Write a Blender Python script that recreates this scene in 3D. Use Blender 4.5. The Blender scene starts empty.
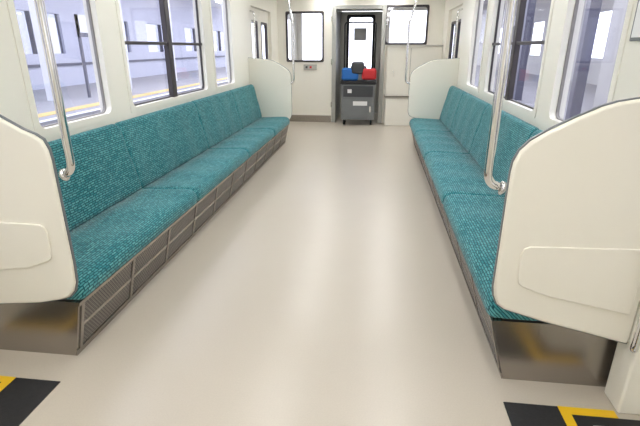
import bpy, bmesh, math
from mathutils import Vector, Matrix
sc=bpy.context.scene
sc.view_settings.view_transform='Standard'

# ---------------- materials ----------------
def srgb(r,g,b):
    f=lambda c:(c/255/12.92) if c/255<=0.04045 else ((c/255+0.055)/1.055)**2.4
    return (f(r),f(g),f(b),1)
def mat(name,col,rough=.5,metal=0,noise=0,nscale=8,bump=0,bscale=60,spec=.5,emit=0,coat=0):
    m=bpy.data.materials.new(name); m.use_nodes=True
    nt=m.node_tree; b=nt.nodes['Principled BSDF']
    b.inputs['Base Color'].default_value=col; b.inputs['Roughness'].default_value=rough
    b.inputs['Metallic'].default_value=metal; b.inputs['Specular IOR Level'].default_value=spec
    b.inputs['Coat Weight'].default_value=coat
    if emit:
        b.inputs['Emission Color'].default_value=col; b.inputs['Emission Strength'].default_value=emit
    tc=nt.nodes.new('ShaderNodeTexCoord')
    if noise:
        n=nt.nodes.new('ShaderNodeTexNoise'); n.inputs['Scale'].default_value=nscale; n.inputs['Detail'].default_value=6
        nt.links.new(tc.outputs['Object'],n.inputs['Vector'])
        mx=nt.nodes.new('ShaderNodeMix'); mx.data_type='RGBA'
        nt.links.new(n.outputs['Fac'],mx.inputs['Factor'])
        mx.inputs['A'].default_value=tuple(c*(1-noise) for c in col[:3])+(1,)
        mx.inputs['B'].default_value=tuple(min(1,c*(1+noise)) for c in col[:3])+(1,)
        nt.links.new(mx.outputs['Result'],b.inputs['Base Color'])
    if bump:
        n=nt.nodes.new('ShaderNodeTexNoise'); n.inputs['Scale'].default_value=bscale
        nt.links.new(tc.outputs['Object'],n.inputs['Vector'])
        bp=nt.nodes.new('ShaderNodeBump'); bp.inputs['Strength'].default_value=bump; bp.inputs['Distance'].default_value=.002
        nt.links.new(n.outputs['Fac'],bp.inputs['Height']); nt.links.new(bp.outputs['Normal'],b.inputs['Normal'])
    return m
M={}
M['cream']=mat('cream_wall',srgb(239,236,225),.35,noise=.015)
M['panel']=mat('cream_partition',srgb(238,234,221),.3)
M['ceil']=mat('ceiling_white',srgb(240,240,238),.5)
M['steel']=mat('stainless',srgb(205,202,196),.3,1,noise=.06,nscale=3)
M['steeldk']=mat('brushed_steel_base',srgb(168,162,156),.26,.95,noise=.12,nscale=4)
M['chrome']=mat('chrome',srgb(225,224,224),.1,1)
M['rubber']=mat('rubber_black',srgb(28,28,30),.6)
M['mat']=mat('door_mat_black',srgb(34,34,36),.7,noise=.4,nscale=60,bump=.6,bscale=300)
M['yellow']=mat('yellow_edge',srgb(236,190,30),.5)
M['grey']=mat('grey_metal',srgb(120,123,126),.4,.3,noise=.08)
M['ltgrey']=mat('light_grey_metal',srgb(176,176,172),.35,.4)
M['dkgrey']=mat('dark_grey',srgb(62,64,68),.5)
M['white']=mat('white_label',srgb(240,240,240),.5)
M['blue']=mat('blue_cloth',srgb(40,110,190),.7,bump=.5,bscale=40)
M['red']=mat('red_cloth',srgb(205,45,50),.6,bump=.5,bscale=40)
M['gasket']=mat('window_gasket',srgb(140,136,134),.5)
M['winframe']=mat('window_frame_alu',srgb(70,66,68),.4,.5)
M['lamp']=mat('fluorescent_diffuser',(1,.99,.972,1),.5,emit=12.8)
M['concrete']=mat('platform_concrete',srgb(150,148,154),.8,noise=.15,nscale=2)
M['track']=mat('track_ballast',srgb(92,86,82),.95,noise=.5,nscale=6)
M['stwall']=mat('station_wall_paint',srgb(190,192,208),.6,noise=.06,nscale=1)
M['stwall2']=mat('station_wall_beige',srgb(172,170,170),.6,noise=.1,nscale=1)
M['stdark']=mat('station_dark',srgb(92,92,108),.5,noise=.2,nscale=1)
M['stwhite']=mat('station_white',srgb(225,226,232),.5)
M['tactile']=mat('tactile_yellow',srgb(206,180,116),.7,bump=.6,bscale=30)
M['slamp']=mat('station_lamp',(1,1,1,1),.5,emit=12)  # glow for strips added to keep the platform backdrop from going dark
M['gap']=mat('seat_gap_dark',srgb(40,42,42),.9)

# floor
m=mat('floor_vinyl',srgb(204,196,183),.29,spec=.5); M['floor']=m
nt=m.node_tree; b=nt.nodes['Principled BSDF']
tc=nt.nodes.new('ShaderNodeTexCoord')
n1=nt.nodes.new('ShaderNodeTexNoise'); n1.inputs['Scale'].default_value=.9; n1.inputs['Detail'].default_value=2
nt.links.new(tc.outputs['Object'],n1.inputs['Vector'])
n2=nt.nodes.new('ShaderNodeTexNoise'); n2.inputs['Scale'].default_value=140; n2.inputs['Detail'].default_value=2
nt.links.new(tc.outputs['Object'],n2.inputs['Vector'])
r1=nt.nodes.new('ShaderNodeMix'); r1.data_type='RGBA'
r1.inputs['A'].default_value=srgb(197,187,172); r1.inputs['B'].default_value=srgb(204,195,181)
nt.links.new(n1.outputs['Fac'],r1.inputs['Factor'])
mx=nt.nodes.new('ShaderNodeMix'); mx.data_type='RGBA'; mx.blend_type='MULTIPLY'; mx.inputs['Factor'].default_value=.12
nt.links.new(r1.outputs['Result'],mx.inputs['A']); nt.links.new(n2.outputs['Fac'],mx.inputs['B'])
nt.links.new(mx.outputs['Result'],b.inputs['Base Color'])
bp=nt.nodes.new('ShaderNodeBump'); bp.inputs['Strength'].default_value=.10; bp.inputs['Distance'].default_value=.01
n3=nt.nodes.new('ShaderNodeTexNoise'); n3.inputs['Scale'].default_value=6; n3.inputs['Detail'].default_value=1
nt.links.new(tc.outputs['Object'],n3.inputs['Vector']); nt.links.new(n3.outputs['Fac'],bp.inputs['Height']); nt.links.new(bp.outputs['Normal'],b.inputs['Normal'])

# upholstery
def fabric(name,base,dark,light):
    m=mat(name,srgb(*base),.9,spec=.15)
    nt=m.node_tree; b=nt.nodes['Principled BSDF']; b.inputs['Sheen Weight'].default_value=.2
    tc=nt.nodes.new('ShaderNodeTexCoord'); sp=nt.nodes.new('ShaderNodeSeparateXYZ'); nt.links.new(tc.outputs['Object'],sp.inputs[0])
    ab=nt.nodes.new('ShaderNodeMath'); ab.operation='ABSOLUTE'; nt.links.new(sp.outputs['X'],ab.inputs[0])
    ad=nt.nodes.new('ShaderNodeMath'); ad.operation='ADD'; nt.links.new(ab.outputs[0],ad.inputs[0]); nt.links.new(sp.outputs['Z'],ad.inputs[1])
    cb=nt.nodes.new('ShaderNodeCombineXYZ'); nt.links.new(sp.outputs['Y'],cb.inputs['X']); nt.links.new(ad.outputs[0],cb.inputs['Y'])
    nw=nt.nodes.new('ShaderNodeTexNoise'); nw.inputs['Scale'].default_value=45; nw.inputs['Detail'].default_value=2
    nt.links.new(tc.outputs['Object'],nw.inputs['Vector'])
    vs=nt.nodes.new('ShaderNodeVectorMath'); vs.operation='SCALE'; vs.inputs['Scale'].default_value=.010
    nt.links.new(nw.outputs['Color'],vs.inputs[0])
    va=nt.nodes.new('ShaderNodeVectorMath'); va.operation='ADD'; nt.links.new(cb.outputs[0],va.inputs[0]); nt.links.new(vs.outputs[0],va.inputs[1])
    br=nt.nodes.new('ShaderNodeTexBrick'); nt.links.new(va.outputs[0],br.inputs['Vector'])
    br.inputs['Scale'].default_value=1; br.inputs['Brick Width'].default_value=.036; br.inputs['Row Height'].default_value=.0165
    br.inputs['Mortar Size'].default_value=.0034; br.inputs['Mortar Smooth'].default_value=.3; br.offset=.37; br.offset_frequency=3
    br.inputs['Color1'].default_value=srgb(*base); br.inputs['Color2'].default_value=srgb(*light); br.inputs['Mortar'].default_value=srgb(*dark)
    n=nt.nodes.new('ShaderNodeTexNoise'); n.inputs['Scale'].default_value=80; n.inputs['Detail'].default_value=3
    nt.links.new(tc.outputs['Object'],n.inputs['Vector'])
    rp=nt.nodes.new('ShaderNodeValToRGB'); rp.color_ramp.elements[0].position=.38; rp.color_ramp.elements[1].position=.62
    rp.color_ramp.elements[0].color=(.5,.54,.55,1); rp.color_ramp.elements[1].color=(1.0,1.0,1.0,1)
    nt.links.new(n.outputs['Fac'],rp.inputs[0])
    mx=nt.nodes.new('ShaderNodeMix'); mx.data_type='RGBA'; mx.blend_type='MULTIPLY'; mx.inputs['Factor'].default_value=.6
    nt.links.new(br.outputs['Color'],mx.inputs['A']); nt.links.new(rp.outputs[0],mx.inputs['B']); nt.links.new(mx.outputs['Result'],b.inputs['Base Color'])
    bp=nt.nodes.new('ShaderNodeBump'); bp.inputs['Strength'].default_value=.4; bp.inputs['Distance'].default_value=.002
    nt.links.new(n.outputs['Fac'],bp.inputs['Height']); nt.links.new(bp.outputs['Normal'],b.inputs['Normal'])
    return m
M['fabric']=fabric('teal_moquette',(48,136,144),(22,86,97),(106,180,182))

# grille
m=mat('perforated_grille',srgb(125,115,104),.5,.6); M['grille']=m
nt=m.node_tree; b=nt.nodes['Principled BSDF']
tc=nt.nodes.new('ShaderNodeTexCoord'); sp=nt.nodes.new('ShaderNodeSeparateXYZ'); nt.links.new(tc.outputs['Object'],sp.inputs[0])
cb=nt.nodes.new('ShaderNodeCombineXYZ'); nt.links.new(sp.outputs['Y'],cb.inputs['X']); nt.links.new(sp.outputs['Z'],cb.inputs['Y'])
br=nt.nodes.new('ShaderNodeTexBrick'); nt.links.new(cb.outputs[0],br.inputs['Vector'])
br.inputs['Scale'].default_value=1; br.inputs['Brick Width'].default_value=.02; br.inputs['Row Height'].default_value=.012; br.inputs['Mortar Size'].default_value=.0024
br.inputs['Color1'].default_value=srgb(54,51,52); br.inputs['Color2'].default_value=srgb(66,62,61); br.inputs['Mortar'].default_value=srgb(158,152,146)
nt.links.new(br.outputs['Color'],b.inputs['Base Color'])

# glass
def glass(name,tint,fac=.1):
    m=bpy.data.materials.new(name); m.use_nodes=True; nt=m.node_tree; nt.nodes.clear()
    o=nt.nodes.new('ShaderNodeOutputMaterial'); t=nt.nodes.new('ShaderNodeBsdfTransparent'); g=nt.nodes.new('ShaderNodeBsdfGlossy')
    t.inputs[0].default_value=tint; g.inputs['Roughness'].default_value=.03
    mx=nt.nodes.new('ShaderNodeMixShader'); mx.inputs[0].default_value=fac
    nt.links.new(t.outputs[0],mx.inputs[1]); nt.links.new(g.outputs[0],mx.inputs[2]); nt.links.new(mx.outputs[0],o.inputs[0]); return m
M['glass']=glass('window_glass',(.88,.885,.93,1),.07)
M['glassdk']=glass('tinted_glass',(.6,.61,.68,1),.12)

# ---------------- geometry helpers ----------------
def empty(name):
    e=bpy.data.objects.new(name,None); e.empty_display_size=.1; sc.collection.objects.link(e); return e
def mk(name,verts,faces,m,parent=None,smooth=False,bevel=0,segs=3,autos=False):
    me=bpy.data.meshes.new(name); me.from_pydata([tuple(v) for v in verts],[],faces)
    bm=bmesh.new(); bm.from_mesh(me); bmesh.ops.remove_doubles(bm,verts=bm.verts,dist=1e-6); bmesh.ops.recalc_face_normals(bm,faces=bm.faces); bm.to_mesh(me); bm.free()
    me.materials.append(M[m]); o=bpy.data.objects.new(name,me); sc.collection.objects.link(o)
    if smooth or bevel:
        for p in me.polygons: p.use_smooth=True
    if bevel:
        md=o.modifiers.new('bevel','BEVEL'); md.width=bevel; md.segments=segs; md.limit_method='ANGLE'; md.angle_limit=math.radians(40)
        md.harden_normals=True
    if parent: o.parent=parent
    return o
BF=[(0,3,2,1),(4,5,6,7),(0,1,5,4),(1,2,6,5),(2,3,7,6),(3,0,4,7)]
def bv(x0,x1,y0,y1,z0,z1): return [(x0,y0,z0),(x1,y0,z0),(x1,y1,z0),(x0,y1,z0),(x0,y0,z1),(x1,y0,z1),(x1,y1,z1),(x0,y1,z1)]
def box(name,x0,x1,y0,y1,z0,z1,m,parent=None,bevel=0): return mk(name,bv(x0,x1,y0,y1,z0,z1),BF,m,parent,bevel=bevel)
def boxes(name,lst,m,parent=None,bevel=0):
    V=[];F=[]
    for l in lst:
        k=len(V); V+=bv(*l); F+=[tuple(i+k for i in f) for f in BF]
    me=mk_nomerge(name,V,F,m,parent)
    if bevel:
        md=me.modifiers.new('bevel','BEVEL'); md.width=bevel; md.segments=2; md.limit_method='ANGLE'
    return me
def mk_nomerge(name,V,F,m,parent=None,smooth=False):
    me=bpy.data.meshes.new(name); me.from_pydata([tuple(v) for v in V],[],F)
    bm=bmesh.new(); bm.from_mesh(me); bmesh.ops.recalc_face_normals(bm,faces=bm.faces); bm.to_mesh(me); bm.free()
    me.materials.append(M[m]); o=bpy.data.objects.new(name,me); sc.collection.objects.link(o)
    if smooth:
        for p in me.polygons: p.use_smooth=True
    if parent: o.parent=parent
    return o
def prism(name,pts,a0,a1,m,axis='y',parent=None,bevel=0,segs=3):
    n=len(pts)
    f=(lambda p,a:(p[0],a,p[1])) if axis=='y' else (lambda p,a:(a,p[0],p[1]))
    V=[f(p,a0) for p in pts]+[f(p,a1) for p in pts]
    F=[tuple(range(n)),tuple(range(n,2*n))[::-1]]+[(i,(i+1)%n,n+(i+1)%n,n+i) for i in range(n)]
    return mk(name,V,F,m,parent,bevel=bevel,segs=segs)
def tube(name,pts,r,m,parent=None,cyc=False,bend=.05):
    P=[Vector(p) for p in pts]; out=[P[0]]
    for i in range(1,len(P)-1):
        a,b_,c=P[i-1],P[i],P[i+1]; d1=min(bend,(a-b_).length*.49); d2=min(bend,(c-b_).length*.49)
        s=b_+(a-b_).normalized()*d1; e=b_+(c-b_).normalized()*d2
        for k in range(7):
            t=k/6; out.append(s*(1-t)**2+b_*2*t*(1-t)+e*t*t)
    out.append(P[-1]); V=[];F=[];N=14
    ref=None
    for i,p in enumerate(out):
        t=(out[min(i+1,len(out)-1)]-out[max(i-1,0)]).normalized()
        if ref is None:
            ref=Vector((0,1,0)) if abs(t.y)<.9 else Vector((1,0,0))
        u=(ref-t*ref.dot(t)).normalized(); w=t.cross(u); ref=u
        for k in range(N):
            a=2*math.pi*k/N; V.append(p+u*math.cos(a)*r+w*math.sin(a)*r)
    for i in range(len(out)-1):
        for k in range(N):
            F.append((i*N+k,i*N+(k+1)%N,(i+1)*N+(k+1)%N,(i+1)*N+k))
    F.append(tuple(range(N))); F.append(tuple(range((len(out)-1)*N,len(out)*N)))
    return mk_nomerge(name,V,F,m,parent,smooth=True)
def rrect(u0,u1,z0,z1,r,n=6):
    pts=[]
    for cx,cz,a0 in ((u1-r,z1-r,0),(u0+r,z1-r,90),(u0+r,z0+r,180),(u1-r,z0+r,270)):
        for k in range(n+1):
            a=math.radians(a0+90*k/n); pts.append((cx+r*math.cos(a),cz+r*math.sin(a)))
    return pts
def ring(name,u0,u1,z0,z1,w,rin,rout,a0,a1,m,axis='x',parent=None):
    o=rrect(u0,u1,z0,z1,rout); i=rrect(u0+w,u1-w,z0+w,z1-w,rin); n=len(o)
    f=(lambda p,a:(a,p[0],p[1])) if axis=='x' else (lambda p,a:(p[0],a,p[1]))
    V=[f(p,a0) for p in o]+[f(p,a0) for p in i]+[f(p,a1) for p in o]+[f(p,a1) for p in i]
    F=[]
    for k in range(n):
        j=(k+1)%n
        F+=[(k,j,n+j,n+k),(2*n+k,2*n+j,3*n+j,3*n+k),(k,j,2*n+j,2*n+k),(n+k,n+j,3*n+j,3*n+k)]
    return mk_nomerge(name,V,F,m,parent)
def wall(name,axis,a0,a1,u0,u1,z0,z1,holes,m,parent=None):
    us=sorted({u0,u1}|{h[0] for h in holes}|{h[1] for h in holes}); L=[]
    for ua,ub in zip(us[:-1],us[1:]):
        hs=sorted([(h[2],h[3]) for h in holes if h[0]<=ua+1e-6 and h[1]>=ub-1e-6]); z=z0
        for ha,hb in hs:
            if ha>z+1e-6: L.append((ua,ub,z,ha))
            z=hb
        if z<z1-1e-6: L.append((ua,ub,z,z1))
    if axis=='x': bl=[(a0,a1,l[0],l[1],l[2],l[3]) for l in L]
    else: bl=[(l[0],l[1],a0,a1,l[2],l[3]) for l in L]
    return boxes(name,bl,m,parent)

XL,XR=-1.92,1.17; ZC=2.36; YB,YE=-3.0,9.1; YF=11.4
# ---------------- shell ----------------
box('floor',XL-.1,XR+.1,YB,YF,-.06,0,'floor')
box('ceiling',XL-.1,XR+.1,YB,YF,ZC,ZC+.06,'ceil')
WINS=[(2.37,3.17),(3.43,5.17),(5.43,6.2)]
ZS,ZT=.93,2.06
DOORN=(.05,1.42); DOORF=(7.22,8.55)
def side(xin,sgn,tag,off):
    ws=[(a+off,b_+off) for a,b_ in WINS]
    holes=[(a,b_,ZS,ZT) for a,b_ in ws]+[(DOORN[0],DOORN[1],0,2.0),(DOORF[0],DOORF[1],0,2.0),(-1.6,-.9,ZS,ZT),(9.5,11.0,.9,2.0)]
    x0,x1=sorted((xin,xin+sgn*.1))
    wall('wall_'+tag,'x',x0,x1,YB,YF,0,ZC,holes,'cream')
    for i,(a,b_) in enumerate(ws):
        e=empty('window_%d'%(i+1+(3 if sgn>0 else 0)))
        fx0,fx1=sorted((xin-sgn*.006,xin+sgn*.05))
        ring('trim_frame',a-.02,b_+.02,ZS-.02,ZT+.02,.045,.05,.03,fx0,fx1,'cream',parent=e)
        g0,g1=sorted((xin+sgn*.035,xin+sgn*.055))
        w=.038 if i==1 else .032
        ring('gasket',a,b_,ZS,ZT,w,.045,.01,g0,g1,'winframe' if i==1 else 'gasket',parent=e)
        gx=xin+sgn*.05
        box('glass_pane',gx-.003,gx+.003,a+.01,b_-.01,ZS+.01,ZT-.01,'glass',e)
        if i==1:
            mid=(a+b_)/2; fx=sorted((xin+sgn*.01,xin+sgn*.06))
            boxes('mullion',[(fx[0],fx[1],mid-.045,mid+.045,ZS+.02,ZT-.02)],'winframe',e,.006)
            boxes('sash_rail',[(fx[0]+.01,fx[1]-.01,a+.03,mid-.04,1.425,1.452),(fx[0]+.01,fx[1]-.01,mid+.04,b_-.03,1.425,1.452)],'winframe',e,.004)
    for k,(a,b_) in enumerate((DOORN,DOORF)):
        e=empty('door_%d'%(k+1+(2 if sgn>0 else 0)))
        mid=(a+b_)/2; d=sorted((xin+sgn*.05,xin+sgn*.085))
        for j,(p,q) in enumerate(((a,mid-.004),(mid+.004,b_))):
            wall('leaf_%d'%j,'x',d[0],d[1],p,q,0.0,2.0,[(p+.12,q-.12,.85,1.8)],'cream',e)
            ring('glass_gasket_%d'%j,p+.11,q-.11,.84,1.81,.035,.06,.04,d[0]-.006,d[1]+.006,'winframe',parent=e)
            box('door_glass_%d'%j,(d[0]+d[1])/2-.003,(d[0]+d[1])/2+.003,p+.12,q-.12,.85,1.8,'glass',e)
        box('threshold',*sorted((xin-sgn*.0,xin+sgn*.1)),a,b_,0,.012,'steel',e)
    return
side(XL,-1,'left',0)
side(XR,1,'right',.1)
box('wall_back',XL-.1,XR+.1,YB-.1,YB,0,ZC,'cream')

# ---------------- benches ----------------
def bench(x0,sgn,ys,kick0):
    e=empty('bench_seat')
    X=lambda s:x0+sgn*s
    cush=[(.012,.302),(.0,.312),(-.004,.338),(.0,.365),(.014,.39),(.04,.406),(.08,.413),(.2,.41),(.33,.402),(.5,.395),(.5,.302)]
    back=[(.435,.385),(.438,.42),(.455,.5),(.475,.6),(.50,.7),(.522,.79),(.538,.85),(.552,.876),(.575,.888),(.6,.882),(.612,.86),(.612,.385)]
    def loft(name,prof,y0,y1):
        cx=sum(p[0] for p in prof)/len(prof); cz=sum(p[1] for p in prof)/len(prof)
        st=[]
        L=y1-y0
        for d,i in ((0.002,.036),(.005,.022),(.012,.011),(.026,.004),(.05,0)): st.append((y0+d,i))
        n=int(L/.06)
        for k in range(1,n): st.append((y0+.05+(L-.10)*k/n,0))
        for d,i in ((.05,0),(.026,.004),(.012,.011),(.005,.022),(.002,.036)): st.append((y1-d,i))
        nseat=max(1,round(L/.47))
        V=[];F=[];N=len(prof)
        for y,ins in st:
            t=((y-y0)/L*nseat)%1
            dip=.010*(0.5-0.5*math.cos(2*math.pi*t))
            for (s,z) in prof:
                ds=s-cx; dz=z-cz; l=math.hypot(ds,dz); kf=max(0,(l-ins)/l)
                s2=cx+ds*kf; z2=cz+dz*kf
                if prof is cush and z>.385: z2-=dip
                if prof is back and s<.54: s2+=dip
                V.append((X(s2),y,z2))
        for i in range(len(st)-1):
            for k in range(N):
                F.append((i*N+k,i*N+(k+1)%N,(i+1)*N+(k+1)%N,(i+1)*N+k))
        F.append(tuple(range(N))); F.append(tuple(range((len(st)-1)*N,len(st)*N)))
        return mk_nomerge(name,V,F,'fabric',e,smooth=True)
    for i in range(len(ys)-1):
        loft('cushion_%d'%(i+1),cush,ys[i],ys[i+1])
        loft('backrest_%d'%(i+1),back,ys[i],ys[i+1])
    ya,yb=ys[0],ys[-1]
    wallx=X(.618)
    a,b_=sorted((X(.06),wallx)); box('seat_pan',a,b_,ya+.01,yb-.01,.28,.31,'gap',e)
    kt=X(.02)
    def K(y,t,o=0): return (kick0+(kt-kick0)*t-sgn*o,y,.298*t)
    pts=[(kick0,0.0),(kt,.30),(wallx,.30),(wallx,0.0)]
    prism('base_end_body',pts,ya-.0,yb,'steeldk',parent=e)
    n=11
    def slab(y0,y1,t0,t1,o0,o1,Vl,Fl):
        k=len(Vl)
        for o in (o0,o1):
            Vl+= [K(y0,t0,o),K(y1,t0,o),K(y1,t1,o),K(y0,t1,o)]
        Fl+=[(k,k+1,k+2,k+3),(k+4,k+5,k+6,k+7),(k,k+1,k+5,k+4),(k+1,k+2,k+6,k+5),(k+2,k+3,k+7,k+6),(k+3,k,k+4,k+7)]
    GV=[];GF=[];FV=[];FF=[]
    L=(yb-ya-.04)
    for i in range(n):
        p=ya+.02+L*i/n; q=ya+.02+L*(i+1)/n
        slab(p+.03,q-.014,.13,.50,.001,.003,GV,GF); slab(p+.03,q-.014,.56,.92,.001,.003,GV,GF)
        slab(p,p+.022,.1,.94,.001,.006,FV,FF)
        slab(q-.006,q+.0,.1,.94,.001,.004,FV,FF)
        slab(p+.022,q-.006,.50,.56,.001,.005,FV,FF)
    slab(ya,yb,0,.10,.001,.006,FV,FF); slab(ya,yb,.93,1,.001,.006,FV,FF)
    mk_nomerge('kick_grilles',GV,GF,'grille',e); mk_nomerge('kick_frame',FV,FF,'steeldk',e)
    return e
YL=[1.655,3.10,4.54,5.80,6.90]; YR=[1.735,3.22,4.62,5.9,7.0]
bench(-1.30,-1,YL,-1.39)
bench(.52,1,YR,.62)

# ---------------- partitions ----------------
def partition(xe,sgn,y0,y1,xend,face,bot,dz=0):
    e=empty('seat_end_partition')
    s=lambda d:xe+sgn*d
    E=abs(xend-xe)
    pts=[(0.0,.52),(0.0,.98),(.004,1.02),(.02,1.06),(.05,1.095-dz*.5),(.10,1.13-dz),(.18,1.175-dz),(.26,1.215-dz),(.31,1.232-dz),(.37,1.243-dz),(E,1.262-dz)]
    pts+=[(E,bot[0]),(.5 if E>.5 else E-.02,bot[0]+.01)]+[(a,b_) for a,b_ in zip((.2,.09,.05,.022,.006),bot[1:])]
    prism('panel',[(s(a),z) for a,z in pts],y0,y1,'panel',parent=e,bevel=.012,segs=4)
    cz=.75
    pts2=[(a-.004 if a<E-.01 else a, z+(.004 if z>cz else -.004)) for a,z in pts]
    ym=(y0+y1)/2
    prism('edge_trim',[(s(a),z) for a,z in pts2],ym-.006,ym+.006,'grey',parent=e)
    yf=y0 if face<0 else y1
    w0,w1=sorted((yf,yf+face*.009))
    pad=[(.075,.60),(.075,.67),(.085,.695),(.105,.705),(E-.03,.715),(E-.03,.44),(.2,.50),(.10,.535),(.082,.55)]
    prism('lower_pad',[(s(a),z) for a,z in pad],w0,w1,'panel',parent=e,bevel=.004)
    return e
BL=(.275,.315,.34,.355,.385,.43); BR=(.30,.38,.412,.424,.445,.48)
partition(-1.275,-1,1.605,1.643,XL,-1,BL,.03)
partition(.49,1,1.62,1.66,XR-.14,-1,BR)
partition(-1.275,-1,6.92,6.955,XL,1,BL)
partition(.49,1,7.02,7.055,XR,1,BR)

# ---------------- poles ----------------
def pole(x,xa,y):
    e=empty('grab_pole')
    tube('tube',[(xa,y,.905),(x,y,.925),(x,y,1.02),(x,y,1.75),(x+(xa-x)*1.2,y,2.0),(x+(xa-x)*1.2,y,ZC)],.0165,'chrome',e,bend=.05)
    sg=1 if xa>x else -1
    tube('mount_flange',[(xa,y,.905),(xa-sg*.012,y,.907)],.026,'chrome',e)
    tube('ceiling_flange',[(x+(xa-x)*1.2,y,ZC-.015),(x+(xa-x)*1.2,y,ZC)],.035,'chrome',e)
pole(-1.232,-1.276,1.668); pole(.428,.491,1.69)
pole(-1.232,-1.276,6.91); pole(.428,.491,7.04)
for xin,sgn in ((XR,1),(XL,-1)):
    if sgn>0: box('trim_1',xin-.14,xin,1.575,1.70,0,ZC,'cream',bevel=.01)
    e=empty('door_handrail')
    xx=xin-sgn*(.16 if sgn>0 else .06)
    tube('tube',[(xx+sgn*.03,1.60,.31),(xx,1.555,.32),(xx,1.555,1.9),(xx+sgn*.03,1.60,1.92)],.014,'chrome',e,bend=.03)
for xin,sgn in ((XR,1),(XL,-1)):
    e=empty('door_handrail')
    xx=xin-sgn*.06
    tube('tube',[(xin,7.16,.9),(xx,7.16,.92),(xx,7.16,1.9),(xin,7.16,1.92)],.014,'chrome',e,bend=.03)

# ---------------- door mats / yellow edges ----------------
e=empty('door_mat'); box('rubber_mat',-1.56,-1.345,.0,1.475,0,.004,'mat',e); box('sill_mat',XL,-1.60,.0,1.44,0,.004,'mat',e)
box('yellow_side',-1.60,-1.56,.0,1.475,0,.006,'yellow',e); box('yellow_end',XL,-1.60,1.44,1.475,0,.006,'yellow',e)
e=empty('door_mat'); box('rubber_mat',.585,.80,.0,1.585,0,.004,'mat',e); box('sill_mat',.84,XR,.0,1.545,0,.004,'mat',e)
box('yellow_side',.80,.84,.0,1.585,0,.006,'yellow',e); box('yellow_end',.84,XR-.15,1.545,1.585,0,.006,'yellow',e)
box('sill_plate',.90,XR,.0,1.49,.004,.010,'steel',e)

# sign on right wall
e=empty('wall_sign'); box('plate',XR-.012,XR-.001,2.16,2.40,1.43,1.66,'grey',e,bevel=.004)
box('sticker',XR-.0135,XR-.012,2.175,2.385,1.445,1.645,'white',e)

# ---------------- end wall with open gangway doorway ----------------
holesE=[(-1.74,-1.04,1.16,2.03),(-.80,.06,0,2.08),(.12,.88,1.47,2.12)]
wall('wall_end','y',YE,YE+.06,XL,XR,0,ZC,holesE,'cream')
for i,(a,b_,z0,z1) in enumerate((holesE[0],holesE[2])):
    e=empty('window_%d'%(7+i))
    ring('gasket',a-.015,b_+.015,z0-.015,z1+.015,.035,.05,.03,YE-.012,YE+.03,'winframe',axis='y',parent=e)
    box('glass_pane',a+.0,b_-.0,YE+.02,YE+.026,z0,z1,'glass',e)
box('trim_2',XL+.001,-.88,YE-.02,YE,0,.13,'steeldk')
e=empty('door_5')  # frame of the open gangway doorway, no door leaf in it
boxes('jambs_and_header',[(-.87,-.79,YE-.03,YE+.075,0,2.14),(.05,.13,YE-.03,YE+.075,0,2.14),(-.79,.05,YE-.03,YE+.075,2.07,2.14)],'ltgrey',e,.008)
boxes('hinges',[(-.885,-.86,YE-.04,YE-.02,z,z+.1) for z in (.3,1.1,1.85)],'chrome',e)
box('trim_3',-.86,-.81,YE+.08,10.38,0,2.12,'ltgrey'); box('trim_4',.07,.12,YE+.08,10.38,0,2.12,'ltgrey')
box('trim_5',-.86,.12,YE+.08,10.38,2.13,2.17,'ltgrey')
e=empty('gangway_glazed_screen')
wall('screen_leaf','y',10.4,10.43,-.84,.10,.01,2.12,[(-.66,-.10,.9,2.04)],'ltgrey',e)
ring('screen_gasket',-.68,-.08,.88,2.06,.05,.06,.04,10.385,10.44,'rubber',axis='y',parent=e)
box('screen_glass',-.65,-.11,10.412,10.418,.9,2.04,'glass',e)
box('notice',-.52,-.26,10.404,10.41,1.55,1.80,'white',e)
e=empty('wall_switch_box'); box('case',-1.42,-1.16,YE-.03,YE,1.0,1.10,'ltgrey',e,bevel=.006); box('button',-1.38,-1.34,YE-.034,YE-.03,1.03,1.07,'dkgrey',e); box('button_2',-1.3,-1.26,YE-.034,YE-.03,1.03,1.07,'red',e)
# equipment cabinet right
e=empty('equipment_cabinet')
box('upper_case',.17,XR-.01,8.86,YE-.001,.55,1.43,'cream',e,bevel=.01)
box('top_lip',.15,XR-.005,8.84,YE-.001,1.43,1.455,'steel',e)
box('shelf',.15,XR-.005,8.84,YE-.001,.525,.55,'steeldk',e)
box('lower_case',.18,.78,8.80,YE-.001,.0,.50,'cream',e,bevel=.01)
box('lower_top',.17,.79,8.79,YE-.001,.50,.52,'steel',e)
box('panel_seam',.60,.606,8.857,8.862,.58,1.40,'gasket',e)
tube('latch',[(.3,8.86,.9),(.3,8.83,.9),(.3,8.83,1.0),(.3,8.86,1.0)],.006,'chrome',e,bend=.01)
# grey equipment trolley
e=empty('equipment_trolley')
dy=.12
def tb(n,x0,x1,y0,y1,z0,z1,m,bevel=0): return box(n,x0,x1,y0+dy,y1+dy,z0,z1,m,e,bevel)
tb('body',-.66,-.02,8.66,9.02,.10,.76,'grey',.015)
tb('body_front_door',-.62,-.06,8.65,8.662,.14,.50,'grey',.004)
tb('drawer_front',-.62,-.06,8.65,8.662,.53,.73,'dkgrey',.004)
tb('label',-.43,-.16,8.645,8.652,.37,.45,'white')
tb('label_small',-.54,-.46,8.645,8.652,.60,.67,'white')
tb('latch',-.12,-.09,8.64,8.655,.25,.36,'chrome',.003)
tb('top_tray',-.68,-.00,8.64,9.04,.76,.82,'rubber',.01)
for i,x in enumerate((-.60,-.08)):
    for j,y in enumerate((8.72+dy,8.96+dy)):
        box('caster_fork_%d%d'%(i,j),x-.02,x+.02,y-.02,y+.02,.07,.11,'steel',e)
        tube('caster_%d%d'%(i,j),[(x-.018,y,.05),(x+.018,y,.05)],.05,'rubber',e)
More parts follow.
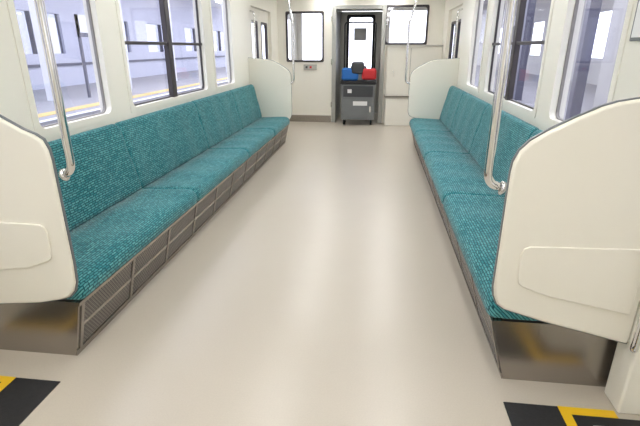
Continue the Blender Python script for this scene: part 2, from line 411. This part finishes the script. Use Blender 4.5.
tube('handle_frame',[(-.63,9.0+dy,.78),(-.63,9.0+dy,1.85),(-.05,9.0+dy,1.85),(-.05,9.0+dy,.78)],.014,'rubber',e,bend=.06)
tb('bundle_box',-.50,-.2,8.72,8.95,.82,1.08,'grey',.02)
tb('blue_bag',-.66,-.34,8.68,8.9,.82,1.05,'blue',.05)
tb('red_pouch',-.28,-.01,8.66,8.84,.84,1.04,'red',.045)
tb('dark_bag',-.48,-.24,8.66,8.80,.94,1.16,'dkgrey',.05)

wall('wall_next_car','y',YF-.1,YF,XL,XR,0,ZC,[(-1.8,-1.0,.9,2.2),(-.85,.15,.9,2.2),(.25,1.1,.9,2.2)],'cream')

# ---------------- lamps ----------------
for x in (-.95,.22):
    e=empty('ceiling_lamp')
    for k in range(5):
        y=-2.4+k*2.62
        box('fixture_%d'%k,x-.13,x+.13,y,y+1.5,ZC-.03,ZC,'ceil',e)
        box('diffuser_%d'%k,x-.11,x+.11,y+.03,y+1.47,ZC-.045,ZC-.03,'lamp',e)

# ---------------- outside: left ----------------
box('ground',-40,40,-30,60,-1.4,-1.3,'track')
e=empty('railway_track')
for xx in (-4.9,-3.8): box('rail',xx-.035,xx+.035,-25,50,-1.3,-1.12,'steeldk',e)
boxes('sleepers',[(-5.4,-3.3,y*.7-15,y*.7-14.78,-1.3,-1.24) for y in range(70)],'concrete',e)
e=empty('station_platform'); box('slab',-16,-6.6,-20,45,-1.3,0,'concrete',e)
box('tactile_strip',-7.5,-7.15,-20,45,0,.012,'tactile',e); box('white_edge',-6.75,-6.6,-20,45,0,.012,'stwhite',e)
wall('station_wall_west','x',-12.2,-12,-20,45,0,4.6,[(y,y+3.2,1.2,2.6) for y in range(-16,40,5)],'stwall')
e=empty('station_wall_windows')
for y in range(-16,40,5):
    box('pane',-12.15,-12.1,y,y+3.2,1.2,2.6,'glassdk',e); box('mull',-12.12,-11.95,y+1.55,y+1.65,1.2,2.6,'stdark',e)
box('dado_band',-11.99,-11.95,-20,45,.75,.85,'stdark',e)
e=empty('platform_columns')
for y in range(-12,42,4): box('column',-9.2,-8.95,y,y+.25,0,4.2,'stwhite',e)
e=empty('platform_canopy'); box('roof',-16,-9.4,-20,45,4.2,4.4,'stwhite',e)
for y in range(-14,42,4): box('lamp',-10.2,-9.9,y,y+2.2,4.1,4.19,'slamp',e)  # added glowing strips that brighten the platform under this roof
e=empty('vending_machine'); box('cabinet',-11.9,-11.2,9.6,10.7,0,1.85,'stwhite',e,bevel=.02); box('display',-11.2,-11.18,9.7,10.6,.9,1.7,'stdark',e)
box('chute',-11.2,-11.18,9.75,10.55,.2,.4,'stdark',e)
e=empty('platform_sign'); box('board',-8.62,-8.56,13,15.2,1.7,2.3,'stwhite',e); box('band',-8.55,-8.545,13,15.2,1.7,1.82,'stdark',e)
box('post',-8.62,-8.56,13,13.08,0,2.3,'stdark',e); box('post2',-8.62,-8.56,15.12,15.2,0,2.3,'stdark',e)
e=empty('platform_bench'); box('seat',-11.6,-11.2,4,6,.42,.47,'stdark',e); box('back',-11.65,-11.6,4,6,.5,.9,'stdark',e); boxes('legs',[(-11.55,-11.25,y,y+.06,0,.42) for y in (4.2,5.0,5.7)],'stdark',e)
# ---------------- outside: right ----------------
e=empty('station_platform'); box('slab',1.45,14,-20,45,-1.3,-.03,'concrete',e); box('tactile_strip',2.3,2.6,-20,45,-.03,-.018,'tactile',e)
wall('station_wall_east','x',9,9.2,-20,45,-.03,4.6,[(y,y+2.4,1.0,2.8) for y in range(-16,40,4)],'stwall2')
e=empty('platform_canopy'); box('roof',5.2,14,-20,45,4.2,4.4,'stwall2',e)
for y in range(-14,42,4): box('lamp',6.0,6.2,y,y+1.8,4.1,4.19,'slamp',e)  # same added fill strips, brightening the right-hand platform
e=empty('platform_columns')
for y in range(-10,42,4): box('column',4.0,4.2,y,y+.2,-.03,4.2,'stdark',e)
e=empty('station_staircase')
prism('stringer',[(3.2,-.03),(3.9,-.03),(12.2,4.0),(12.2,4.45),(11.6,4.45)],5.0,5.12,'stwhite',axis='x',parent=e)
boxes('steps',[(5.12,7.2,3.5+i*.3,3.8+i*.3,0,.12+i*.145) for i in range(27)],'stwall2',e)
tube('handrail',[(5.05,3.2,.9),(5.05,12.0,5.2)],.03,'steel',e)
boxes('balusters',[(5.035,5.065,3.4+i*.35,3.43+i*.35,.05+i*.168,1.0+i*.17) for i in range(24)],'stdark',e)

# ---------------- world ----------------
w=bpy.data.worlds.new('World'); sc.world=w; w.use_nodes=True; nt=w.node_tree; nt.nodes.clear()
o=nt.nodes.new('ShaderNodeOutputWorld'); bg=nt.nodes.new('ShaderNodeBackground'); sk=nt.nodes.new('ShaderNodeTexSky')
sk.sky_type='HOSEK_WILKIE'; sk.turbidity=6; sk.ground_albedo=.5; sk.sun_direction=(-.5,.4,.75)
mx=nt.nodes.new('ShaderNodeMix'); mx.data_type='RGBA'; mx.inputs['Factor'].default_value=.75; mx.inputs['B'].default_value=(.93,.95,1,1)
nt.links.new(sk.outputs[0],mx.inputs['A']); nt.links.new(mx.outputs['Result'],bg.inputs[0]); bg.inputs[1].default_value=5.0; nt.links.new(bg.outputs[0],o.inputs[0])

# ---------------- camera ----------------
cam=bpy.data.cameras.new('camera'); co=bpy.data.objects.new('camera',cam); sc.collection.objects.link(co); sc.camera=co
cam.sensor_width=36; cam.lens=36*450/640; cam.clip_start=.02
a=math.atan(58/479.3); p=math.atan(165/450)
co.location=(0,0,1.4); co.rotation_euler=(math.pi/2-p,0,a)
